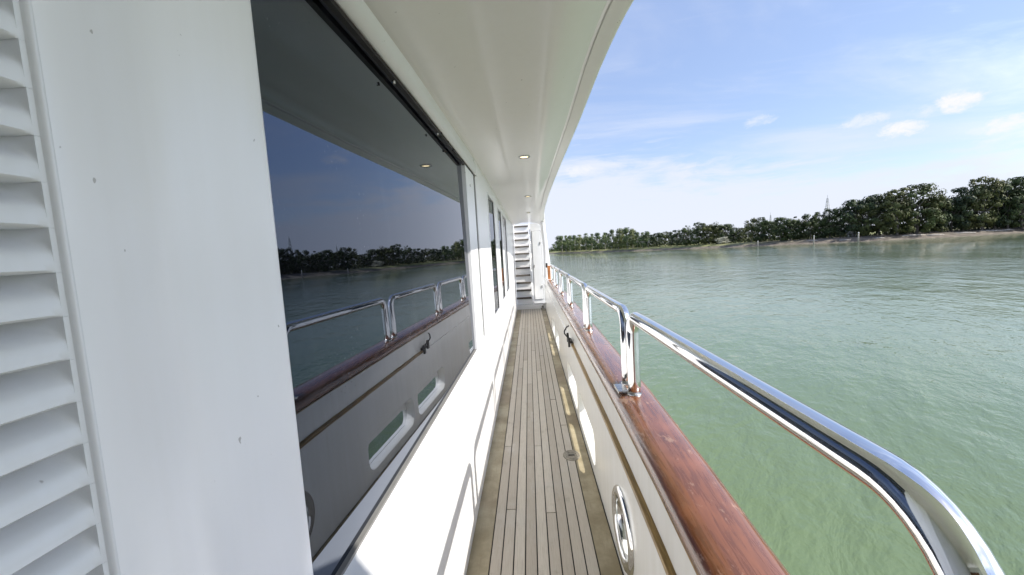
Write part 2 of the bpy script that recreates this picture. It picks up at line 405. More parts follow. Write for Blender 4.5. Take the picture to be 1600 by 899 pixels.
# ---- upper cabin wall with three narrower recessed windows
wins = [(3.95, 4.60), (5.20, 5.78), (6.15, 7.00)]
bm = bmesh.new(); XW = -.3760
edges_ = [3.06] + [v for p in wins for v in p] + [Y1 + 1.6]
for a_, b_ in zip(edges_[::2], edges_[1::2]): box(bm, -.47, XW, a_, b_, .80, 2.30)
for a_, b_ in wins:
    box(bm, -.47, XW, a_, b_, 2.085, 2.30); box(bm, -.47, XW, a_, b_, .80, .86)
upper = bm_obj('cabin_upper_wall', bm, 'white', yacht)
for a_, b_ in wins:
    bm = bmesh.new(); box(bm, XW - .004, XW + .006, a_ - .03, a_ + .002, .845, 2.10); box(bm, XW - .004, XW + .006, b_ - .002, b_ + .03, .845, 2.10); box(bm, XW - .004, XW + .006, a_ + .002, b_ - .002, 2.082, 2.10); box(bm, XW - .004, XW + .006, a_ + .002, b_ - .002, .845, .863)
    wf = bm_obj('side_window', bm, 'white', yacht)
    mesh('pane', [(XW - .062, a_, .85), (XW - .003, b_, .85), (XW - .003, b_, 2.09), (XW - .062, a_, 2.09)], [(0, 1, 2, 3)], 'glass', wf)
    bm = bmesh.new(); box(bm, XW - .03, XW - .001, b_ - .03, b_ - .003, .864, 2.08); bm_obj('gasket', bm, 'gasket', wf)

# ---- aft cabin corner beside the window, louvred vent at its edge
K = .93
rows = []
for z in (.70, .845, 1.4, 2.25):
    rows.append([(x * K, y * K, z) for x, y in ((-.556, .786), (-.502, .774), (-.4975, .7725), (-.495, .766), (-.4965, .72), (-.4985, .66), (-.4995, .63), (-.4992, .60), (-.4978, .575), (-.4945, .55), (-.489, .527), (-.481, .504), (-.471, .481), (-.458, .453), (-.443, .421), (-.428, .39), (-.416, .361), (-.4095, .345), (-.4085, .3385), (-.48, .336))])
V, F = loft(rows); o = mesh('cabin_corner_panel', V, F, 'white', yacht); smooth_by_angle(o, 60)
rows = []
for z in (.70, 2.25):
    rows.append([(x * K, y * K, z) for x, y in ((-.585, .3395), (-.4095, .3393), (-.4075, .3387), (-.4065, .3368), (-.407, .3349), (-.410, .3335), (-.585, .333))])
V, F = loft(rows, True, True); vent = mesh('louvre_vent', V, F, 'dirtywhite', yacht); smooth_by_angle(vent, 60)
SP = .0362; VX = lambda y: -.3835 + .035 * (y - .31)
for i in range(41):
    z = .745 + i * SP; rows = []
    yr = .274
    for y, s in [(-1.1, 1), (.2, 1), (yr, 1)] + [(yr + .032 * math.sin(R(q)), max(.0, math.cos(R(q))) ** .6) for q in (10, 20, 30, 40, 50, 60, 70, 78, 84, 88, 90)] + [(.312, 0)]:
        d_ = .046 * s; x_ = VX(y)
        rows.append([(x_ - d_, y, z + SP - .0004), (x_ - d_ * .92, y, z + SP * .88), (x_ - d_ * .66, y, z + SP * .75), (x_ - d_ * .33, y, z + SP * .62), (x_ - d_ * .12, y, z + SP * .50), (x_ - d_ * .03, y, z + SP * .38), (x_, y, z + SP * .2), (x_ + .001 * s, y, z + .002), (x_ - .002 * s, y, z), (x_ - d_, y, z - .0002)])
    V, F = loft(rows); s_ = mesh('slat', V, F, 'dirtywhite', vent); smooth_by_angle(s_, 50)
# unseen wall and dark door added behind the viewer to darken the cabin corner
bm = bmesh.new(); box(bm, -.62, .62, -.95, -.90, .0, 2.18); abk = bm_obj('unseen_shade_wall', bm, 'white', yacht)
bm = bmesh.new(); box(bm, -.45, .34, -.899, -.875, .08, 2.05); adr = bm_obj('added_dark_panel', bm, 'mahogany', abk, bev=.006)
bm = bmesh.new(); box(bm, -.30, .20, -.874, -.868, 1.15, 1.80); bm_obj('shade_wall_pane', bm, 'glass', adr)
V, F = tube([(.27, -.875, 1.02), (.27, -.83, 1.02), (.18, -.83, 1.02)], .011, 12); mesh('shade_wall_handle', V, F, 'chrome', adr, True)

# ---- overhang (the deck above) with soffit, seam and lit edge
rows = []
for y in frange(-2.4, 10.4, .1):
    xe = interp(y, XE) ; hx, hz_ = head(y); xs = xe - .062; ez = edge_z(y) - 2.16
    w_ = min(1, max(0, (y - .4) / .8))
    if y < .74: hx = -.60
    mid = -.06
    rows.append([(hx - .05, y, hz_ + .02), (hx, y, hz_ + .003), (hx + .02, y, hz_ + .006), (hx + .06, y, hz_ + .014), (hx + .15, y, hz_ + .032), (-.175, y, 2.244), (-.15, y, 2.2475), (-.125, y, 2.2485), (mid, y, 2.2485), (.03, y, 2.2482), (.055, y, 2.2470), (.08, y, 2.2445), (.105, y, 2.2405), (.13, y, 2.235), (max(.16, xs - .06), y, .5 * 2.235 + .5 * (2.178 + ez)), (xs - .012, y, 2.178 + ez), (xs - .003, y, 2.174 + ez), (xs - .0015, y, 2.182 + ez), (xs + .0015, y, 2.182 + ez), (xs + .003, y, 2.173 + ez),
                 (xe - .018, y, 2.164 + ez), (xe - .006, y, 2.160 + ez), (xe + .002, y, 2.163 + ez), (xe + .006, y, 2.172 + ez), (xe + .012, y, 2.20 + ez), (xe + .016, y, 2.36), (xe - .02, y, 2.42), (-.9, y, 2.44), (-4.0, y, 2.44)])
V, F = loft(rows); over = mesh('overhang', V, F, 'ceiling', yacht); smooth_by_angle(over, 40)
rows = [[(interp(y, XE) - .0565, y, 2.1955), (interp(y, XE) - .0535, y, 2.1955)] for y in frange(1.0, 2.6, .1)]
for (dx_, dy_) in ((.005, 3.22), (.03, 5.5), (.035, 7.8)):
    rows = []
    for r_, z in ((.047, 2.2490), (.047, 2.2415), (.040, 2.2385), (.033, 2.2415), (.030, 2.2480)):
        rows.append([(dx_ + r_ * math.cos(2 * math.pi * k / 28), dy_ + r_ * math.sin(2 * math.pi * k / 28), z) for k in range(28)])
    V, F = loft(rows, True); dl = mesh('downlight', V, F, 'steel', over, True)
    V = [(dx_ + .031 * math.cos(2 * math.pi * k / 28), dy_ + .031 * math.sin(2 * math.pi * k / 28), 2.2440) for k in range(28)]
    mesh('lens', V, [tuple(range(28))], 'lamp', dl)

# ---- bulwark with freeing ports
PORTS = [(2.48, 3.32), (3.42, 4.26), (5.5, 6.28), (6.4, 7.15)]
HAWSE = (1.69, .245, .165, .150)
ys = frange(Y0, Y1, .2); hy, hz_, ha, hb = HAWSE
def rrect(a, b, c, d, r, n=7):
    out = []
    for cx, cy, s0 in ((b - r, d - r, 0), (a + r, d - r, 90), (a + r, c + r, 180), (b - r, c + r, 270)):
        for k in range(n + 1):
            an = R(s0 + 90 * k / n); out.append((cx + r * math.cos(an), cy + r * math.sin(an)))
    return out
def holed(name, thick, xmid, top, zt, rad, parent, bev):
    cu = bpy.data.curves.new(name, 'CURVE'); cu.dimensions = '2D'; cu.fill_mode = 'BOTH'; cu.extrude = thick / 2 - bev; cu.bevel_depth = bev; cu.bevel_resolution = 2; cu.offset = -bev
    def poly(pts):
        s = cu.splines.new('POLY'); s.points.add(len(pts) - 1); s.use_cyclic_u = True
        for p, q in zip(s.points, pts): p.co = (*q, 0, 1)
    poly([(y, top + sheer(y)) for y in ys] + [(y, -.02) for y in reversed(ys)])
    for (a_, b_) in PORTS: poly(rrect(a_, b_, .060, zt, rad))
    q_, zo = (1, 0) if name == 'bulwark' else (.62, -.075)
    poly([(hy + (ha - .02) * q_ * math.cos(2 * math.pi * k / 40), hz_ + zo + (hb - .02) * q_ * .9 * math.sin(2 * math.pi * k / 40)) for k in range(40)])
    tmp = bpy.data.objects.new('tmp', cu); col.objects.link(tmp); bpy.context.view_layer.update()
    me = bpy.data.meshes.new_from_object(tmp.evaluated_get(bpy.context.evaluated_depsgraph_get())); bpy.data.objects.remove(tmp)
    for v in me.vertices: v.co = Vector((xmid + v.co.z, v.co.x, v.co.y))     # curve plane (u, v, w) -> world (w, u, v)
    me.name = name; o = link(name, me, None, parent); o.data.materials.clear(); o.data.materials.append(M['bulwark']); smooth_by_angle(o, 40); return o
bul = holed('bulwark', .078, .396, .528, .30, .085, yacht, .006)
holed('outer_planking', .032, .4515, .528, .20, .058, bul, .001)
# channel under the cap rail
rows = [[(.3685, y, .52 + sheer(y)), (.3685, y, .69 + sheer(y)), (.366, y, .715 + sheer(y)), (.467, y, .715 + sheer(y)), (.467, y, .52 + sheer(y))] for y in ys]
V, F = loft(rows, True, True); mesh('bulwark_channel', V, F, 'bulwark', bul)
rows = [[(.346, y, .528 + sheer(y)), (.345, y, .536 + sheer(y)), (.348, y, .543 + sheer(y)), (.3695, y, .548 + sheer(y)), (.3695, y, .526 + sheer(y))] for y in frange(Y0, 3.72, .2)]
V, F = loft(rows, True, True); o = mesh('rubbing_strip', V, F, 'moulding', bul)
rows = [[(.3605, y, .700 + sheer(y)), (.3605, y, .706 + sheer(y)), (.369, y, .706 + sheer(y)), (.369, y, .700 + sheer(y))] for y in ys]
V, F = loft(rows, True, True); mesh('bead', V, F, 'moulding', bul)
# narrow white toe line at the deck edge
rows = [[(.3485, y, -.004), (.3485, y, .004), (.358, y, .007), (.358, y, -.004)] for y in ys]
# cap rail
prof = [(.366, .707), (.359, .712), (.3565, .722), (.358, .734), (.364, .747), (.374, .757), (.390, .765), (.415, .7705), (.45, .773), (.485, .7715), (.512, .767), (.532, .759), (.545, .747), (.551, .732), (.549, .716), (.542, .708)]
CE = 8.55
rows = [[(x, y, z + sheer(y)) for x, z in prof] for y in frange(Y0, CE, .15)]
V, F = loft(rows, True, True); cap = mesh('cap_rail', V, F, 'mahogany', bul); smooth_by_angle(cap, 40)
for yj in (4.02, 6.3):
    V1 = []; 
    for k, (x, z) in enumerate(prof[1:-1]):
        q = .10 * k / (len(prof) - 3); n_ = .0006
        V1 += [(x + (n_ if x > .46 else -n_ if x < .38 else 0), yj + q, z + sheer(yj + q) + n_), (x + (n_ if x > .46 else -n_ if x < .38 else 0), yj + q + .0022, z + sheer(yj + q) + n_)]
    F1 = [(2 * k, 2 * k + 1, 2 * k + 3, 2 * k + 2) for k in range(len(prof) - 3)]
    mesh('scarf_joint', V1, F1, 'gasket', cap)
# white bulwark top past the end of the cap rail
rows = [[(.36, y, .70 + sheer(y)), (.36, y, .765 + sheer(y)), (.37, y, .775 + sheer(y)), (.50, y, .775 + sheer(y)), (.51, y, .765 + sheer(y)), (.51, y, .70 + sheer(y))] for y in (CE + .01, 9.4, Y1)]
V, F = loft(rows, True, True); mesh('forward_coping', V, F, 'white', bul)

# chrome hawse ring
rows = []
for q in range(14):
    an = 2 * math.pi * q / 14; rr = .026 * math.cos(an) ; xx = .354 - .016 * max(-.3, math.sin(an))
    rows.append([(xx, hy + (ha + rr - .006) * math.cos(2 * math.pi * k / 56), hz_ + (hb + rr - .006) * math.sin(2 * math.pi * k / 56)) for k in range(56)])
rows.append(rows[0]); V, F = loft(rows, True); ring = mesh('hawse_ring', V, F, 'chrome', bul, True)
rows = [[(x, hy + (ha - .022 - r_) * math.cos(2 * math.pi * k / 56), hz_ + (hb - .022 - r_) * math.sin(2 * math.pi * k / 56)) for k in range(56)] for x, r_ in ((.35, .0), (.36, .008), (.40, .010), (.434, .008))]
V, F = loft(rows, True); mesh('ring_throat', V, F, 'chrome', ring, True)

# ---- stainless handrail hoops
def hoop_path(x, ya, yb, za, zb, zt, ra, rb):
    p = [(x, ya, za + (zt - ra - za) * k / 4) for k in range(5)]
    p += [(x, ya + ra - ra * math.cos(R(k * 7.5)), zt - ra + ra * math.sin(R(k * 7.5))) for k in range(1, 13)]
    n = 8; p += [(x, ya + ra + (yb - rb - ya - ra) * k / n, zt) for k in range(1, n)]
    p += [(x, yb - rb + rb * math.sin(R(k * 7.5)), zt - rb + rb * math.cos(R(k * 7.5))) for k in range(0, 13)]
    p += [(x, yb, zt - rb + (zb - zt + rb) * k / 4) for k in range(1, 5)]
    return p
RX, RZ = .447, 1.186
ends = [.385, 1.845, 3.20, 4.55, 5.75, 6.90, 8.15]
for i, (a_, b_) in enumerate(zip(ends, ends[1:])):
    ya = a_ + (.065 if i else 0); yb = b_ - .065
    za = .765 + sheer(ya); zb = .765 + sheer(yb)
    V, F = tube(hoop_path(RX, ya, yb, za, zb, RZ, .075 if i else .135, .075), .0285 if i == 0 else .0265, 28)
    hr = mesh('handrail_hoop', V, F, 'chrome', bul, True)
    for (yy, zz) in ((ya, za), (yb, zb)):
        V, F = tube([(RX, yy, zz + .004), (RX, yy, zz + .010), (RX, yy, zz + .013)], [.0315, .0315, .0295], 28)
        fl = mesh('base_flange', V, F, 'steel', hr); smooth_by_angle(fl)
# small steel hinge plate between the first two hoops
bm = bmesh.new(); box(bm, .375, .425, 1.79, 1.89, .825, .838); hp = bm_obj('joint_plate', bm, 'steel', cap, bev=.003)

# ---- black hook on the rubbing strip
bm = bmesh.new(); zc = .572 + sheer(3.7)
box(bm, .335, .362, 3.62, 3.76, zc - .018, zc + .002); box(bm, .318, .338, 3.62, 3.655, zc - .055, zc + .03); box(bm, .318, .338, 3.725, 3.76, zc - .03, zc + .055)
hk = bm_obj('black_hook', bm, 'black', bul, bev=.004)
V, F = tube([(.33, 3.64, zc + .02), (.305, 3.66, zc + .05), (.295, 3.70, zc + .06), (.30, 3.76, zc + .07), (.325, 3.82, zc + .095), (.352, 3.86, zc + .10)], .007, 10); mesh('loop', V, F, 'black', hk, True)

# ---- deck drain, two bronze rings
dx_, dy_ = .232, 2.79
rows = []
for r_, z in ((.062, .0005), (.061, .004), (.054, .0055), (.050, .003), (.046, .003), (.040, .0055), (.034, .005), (.031, .001)):
    rows.append([(dx_ + r_ * math.cos(2 * math.pi * k / 40), dy_ + 1.25 * r_ * math.sin(2 * math.pi * k / 40), z) for k in range(40)])
V, F = loft(rows, True); dr = mesh('deck_filler', V, F, 'bronze', yacht, True)
V = [(dx_ + .032 * math.cos(2 * math.pi * k / 40), dy_ + .04 * math.sin(2 * math.pi * k / 40), .0022) for k in range(40)]
mesh('filler_cap', V, [tuple(range(40))], 'bronze', dr)
bm = bmesh.new(); box(bm, dx_ - .022, dx_ + .022, dy_ - .005, dy_ + .005, .0024, .005); bm_obj('cap_slot', bm, 'gasket', dr)

# ---- forward end: stairs, bulkhead with door, wing plate
bm = bmesh.new(); box(bm, -.375, .36, Y1, Y1 + .03, -.01, .115)
stairs = bm_obj('staircase', bm, 'white', yacht, bev=.004)
SL, SR = -.374, .028
for i in range(11):
    y = Y1 + .035 + i * .105; z = .115 + i * .193
    bm = bmesh.new(); box(bm, SL, SR, y + .035, y + .055, z + .002, z + .149); bm_obj('riser', bm, 'white', stairs)
    bm = bmesh.new(); box(bm, SL, SR - .01, y, y + .145, z + .150, z + .192); bm_obj('tread', bm, 'tread', stairs, bev=.004)
tf = Matrix.Identity(4)
V = [(SR + .002, Y1 + .02, .10), (SR + .002, Y1 + .16, .10), (SR + .002, Y1 + 1.35, 2.29), (SR + .002, Y1 + 1.21, 2.29), (SR + .034, Y1 + .02, .10), (SR + .034, Y1 + .16, .10), (SR + .034, Y1 + 1.35, 2.29), (SR + .034, Y1 + 1.21, 2.29)]
mesh('stringer', V, [(0, 1, 2, 3), (4, 7, 6, 5), (0, 4, 5, 1), (1, 5, 6, 2), (2, 6, 7, 3), (3, 7, 4, 0)], 'white', stairs)
V, F = tube([(SR + .03, Y1 + .12, 1.02), (SR + .03, Y1 + .12, 1.1), (SR + .03, Y1 + .5, 1.72), (SR + .03, Y1 + .75, 2.1)], .012, 10); mesh('stair_rail', V, F, 'steel', stairs, True)
bm = bmesh.new(); box(bm, -.44, .42, Y1 + 1.5, Y1 + 1.56, -.02, 2.30); bm_obj('stair_back_wall', bm, 'white', stairs)
bm = bmesh.new(); box(bm, .075, .42, Y1 + .32, Y1 + .36, .10, 2.225)
bh = bm_obj('forward_bulkhead', bm, 'white', yacht)
bm = bmesh.new(); box(bm, .105, .335, Y1 + .300, Y1 + .317, .21, 2.02); dorr = bm_obj('locker_door', bm, 'white', bh, bev=.006)
bm = bmesh.new(); box(bm, .098, .342, Y1 + .3165, Y1 + .319, .203, 2.027); bm_obj('door_seal', bm, 'gasket', dorr)
for (x, z) in ((.13, 1.1), (.31, .55), (.31, 1.7)):
    bm = bmesh.new(); box(bm, x - .014, x + .014, Y1 + .285, Y1 + .301, z - .035, z + .035); bm_obj('latch', bm, 'steel', dorr, bev=.004)
V, F = tube([(.29, Y1 - .004, .045), (.29, Y1 - .03, .045)], .022, 14); mesh('plug', V, F, 'black', stairs, True)
# folded cleat beside the stairs
V, F = tube([(.25, Y1 - .16, .004), (.25, Y1 - .16, .05), (.27, Y1 - .16, .10), (.31, Y1 - .15, .13), (.345, Y1 - .13, .15)], .014, 12); cl = mesh('deck_cleat', V, F, 'steel', yacht, True)
V, F = tube([(.345, Y1 - .13, .15), (.345, Y1 - .16, .08), (.33, Y1 - .17, .02), (.30, Y1 - .17, .003)], .012, 12); mesh('cleat_arm', V, F, 'steel', cl, True)
# wing plate sweeping from overhang to bulwark
rows = []
for z, xi, xo in ((.86, .37, .505), (1.0, .372, .500), (1.2, .375, .487), (1.4, .378, .470), (1.6, .372, .452), (1.8, .36, .432), (2.0, .345, .415), (2.22, .33, .410)):
    rows.append([(xi, 9.30, z), (xi + .012, 9.285, z), (xo - .012, 9.285, z), (xo, 9.30, z), (xo, 9.36, z), (xo - .03, 10.27, z), (xi, 10.27, z)])
V, F = loft(rows, True, True); wp = mesh('wing_plate', V, F, 'white', yacht); smooth_by_angle(wp, 40)
bm = bmesh.new(); box(bm, .385, .455, 8.62, 8.72, .86, 1.165); gp = bm_obj('wooden_rail_post', bm, 'orange', bul, bev=.01); smooth_by_angle(gp)
bm = bmesh.new(); box(bm, .355, .40, 8.74, 8.80, 1.12, 1.22); bm_obj('post_latch', bm, 'black', gp, bev=.008)

# ================================================================== RIVER AND BANK
g = []
bm = bmesh.new()
bmesh.ops.create_grid(bm, x_segments=8, y_segments=8, size=2500)
riv = bm_obj('river_water', bm, 'water'); riv.location = (0, 0, WATER); tag(riv, 'green silty river with small wind ripples', 'river', kind='structure')

SH = [(-600, 640), (-200, 520), (-30, 420), (8, 360), (22, 285), (45, 205), (68, 158), (82, 135), (104, 117), (138, 115), (180, 118), (240, 130), (330, 120), (600, 60)]
def shp(tt):
    i = min(int(tt), len(SH) - 2); f_ = tt - i
    p0 = SH[max(i - 1, 0)]; p1 = SH[i]; p2 = SH[i + 1]; p3 = SH[min(i + 2, len(SH) - 1)]
    return [.5 * (2 * p1[k] + (p2[k] - p0[k]) * f_ + (2 * p0[k] - 5 * p1[k] + 4 * p2[k] - p3[k]) * f_ ** 2 + (3 * p1[k] - p0[k] - 3 * p2[k] + p3[k]) * f_ ** 3) for k in (0, 1)]
random.seed(5)
pts = [shp(i / 14) for i in range(14 * (len(SH) - 1) + 1)]
rows = []
for i, (x, y) in enumerate(pts):
    x2, y2 = pts[min(i + 1, len(pts) - 1)]; x1, y1 = pts[max(i - 1, 0)]
    n = Vector((-(y2 - y1), x2 - x1)).normalized()
    if n.y < 0 and False: n = -n
    j = lambda s: random.uniform(-s, s)
    row = []
    for dd, z in ((-3, -2.2), (0, -1.36), (1.2, -1.18), (2.6, -.86), (3.6, -.55), (5.0, -.15), (7.5, .02), (12, .08), (30, .3), (120, .6), (900, 1.0)):
        q = dd + (j(.45) if 0 <= dd < 9 else 0)
        row.append((x + n.x * q, y + n.y * q, WATER + 1.36 + z + (j(.06) if -1.3 < z < .1 else 0)))
    rows.append(row)
for r_ in rows:
    for k in range(len(r_)): r_[k] = (r_[k][0], r_[k][1], r_[k][2])
V, F = loft(rows); o = mesh('far_bank', V, F, 'bank', None, True); tag(o, 'gravel and grass river bank on the far side', 'river bank', kind='structure')

# ================================================================== TREES
def crown_mesh(name, kind, seed, m):
    rnd = random.Random(seed); V = []; F = []; T = []
    clumps = []
    if kind == 'r':
        lobes = [(rnd.uniform(0, 6.28), rnd.uniform(.2, .9), rnd.uniform(.75, 1.25)) for _ in range(5)]
        for _ in range(72):
            an = rnd.uniform(0, 2 * math.pi); z = rnd.uniform(.06, .97) ; rad = max(.06, 1 - ((z - .47) / .56) ** 2) ** .5
            lob = 1 + sum(.16 * g_ * math.cos(an - a0) * math.exp(-((z - z0) / .22) ** 2) for a0, z0, g_ in lobes)
            rad *= .46 * lob * rnd.uniform(.35, 1.02); clumps.append((rad * math.cos(an), rad * math.sin(an), z * (1 if rnd.random() < .8 else rnd.uniform(.9, 1.03)), rnd.uniform(.05, .13)))
    elif kind == 'o':
        for _ in range(34):
            an = rnd.uniform(0, 2 * math.pi); z = rnd.uniform(.10, .96); rad = .5 * (1 - .45 * abs(z - .45) - .5 * max(0, z - .6)) * rnd.uniform(.2, .95)
            clumps.append((rad * math.cos(an), rad * math.sin(an), z, rnd.uniform(.075, .15)))
    else:
        for _ in range(30):
            an = rnd.uniform(0, 2 * math.pi); z = rnd.uniform(.10, .97); rad = .42 * min(1, 1.9 * (1.03 - z)) * rnd.uniform(.3, .95)
            clumps.append((rad * math.cos(an), rad * math.sin(an), z, rnd.uniform(.09, .15)))
    for (cx, cy, cz, cr) in clumps:
        tone0 = rnd.uniform(.0, .8)
        for _ in range(72):
            while True:
                p = Vector((rnd.uniform(-1, 1), rnd.uniform(-1, 1), rnd.uniform(-1, 1)))
                if p.length < 1: break
            if p.length > 0: p = p.normalized() * (p.length ** .5)
            sx = 1.25 if kind != 'c' else 1.4
            c = Vector((cx + p.x * cr * sx, cy + p.y * cr * sx, min(1.0, max(.02, cz + p.z * cr * .72))))
            s = rnd.uniform(.011, .024) if kind == 'r' else rnd.uniform(.015, .032)
            nn = (p * 1.5 + Vector((cx, cy, (cz - .4) * .6)) * 1.6 + Vector((rnd.uniform(-1, 1), rnd.uniform(-1, 1), rnd.uniform(-.4, .9))) * .55).normalized()
            u = nn.orthogonal().normalized(); v = nn.cross(u); an = rnd.uniform(0, 6.28)
            uu = u * math.cos(an) + v * math.sin(an); vv = nn.cross(uu)
            b = len(V); V += [c + uu * s * 1.2, c + vv * s * .7, c - uu * s * 1.1, c - vv * s * .8]; F.append((b, b + 1, b + 2, b + 3))
            T.append(min(1, max(0, tone0 + rnd.uniform(-.2, .3))))
    me = bpy.data.meshes.new(name); me.from_pydata([tuple(v) for v in V], [], F)
    at = me.attributes.new('tone', 'FLOAT', 'FACE'); at.data.foreach_set('value', T); me.materials.append(M[m]); return me
def trunk_mesh(seed, kind, m):
    rnd = random.Random(seed); top = .93 if kind == 'c' else .72
    V, F = tube([(rnd.uniform(-.02, .02) * k, rnd.uniform(-.02, .02) * k, -.02 + top * k / 5) for k in range(6)], [.030, .026, .022, .017, .012, .005], 7)
    for _ in range(7 if kind != 'c' else 4):
        z = rnd.uniform(.14, .6); an = rnd.uniform(0, 6.28); L = rnd.uniform(.2, .36)
        v, f = tube([(0, 0, z), (L * .5 * math.cos(an), L * .5 * math.sin(an), z + .1), (L * math.cos(an), L * math.sin(an), z + .25)], [.013, .009, .003], 5)
        b = len(V); V = V + v; F = F + [tuple(i + b for i in q) for q in f]
    me = bpy.data.meshes.new('trunk'); me.from_pydata([tuple(v) for v in V], [], F); me.materials.append(M[m]); return me
CM = {}
for kind, m, bk in (('r', 'leaf_round', 'bark'), ('o', 'leaf_open', 'bark'), ('c', 'leaf_column', 'palebark')):
    CM[kind] = [(crown_mesh('crown', kind, 31 * i + ord(kind), m), trunk_mesh(7 * i + ord(kind), kind, bk)) for i in range(4)]
NAME = {'r': 'broadleaf_tree', 'o': 'airy_tree', 'c': 'slender_tree'}
rnd = random.Random(77); FULL = {'r': 1.12, 'o': 1.3, 'c': 1.75}
def tree(x, y, h, wd, kind, label, group):
    o = empty(NAME[kind], (x, y, WATER + 1.36), label, 'tree', group, rnd.uniform(0, 6.28))
    o.scale = (wd * FULL[kind] * rnd.uniform(.9, 1.15), wd * FULL[kind] * rnd.uniform(.9, 1.15), h * rnd.uniform(.97, 1.05) * {'r': 1.05, 'o': 1.10, 'c': 1.12}[kind] * (1 + .10 * min(1, max(0, (y - 140) / 110)))); o.rotation_euler = (rnd.uniform(-.05, .05), rnd.uniform(-.05, .05), o.rotation_euler.z)
    c_, t_ = CM[kind][rnd.randrange(4)]
    for nm, me in (('crown', c_), ('trunk', t_)):
        q = bpy.data.objects.new(nm, me); col.objects.link(q); q.parent = o
    return o
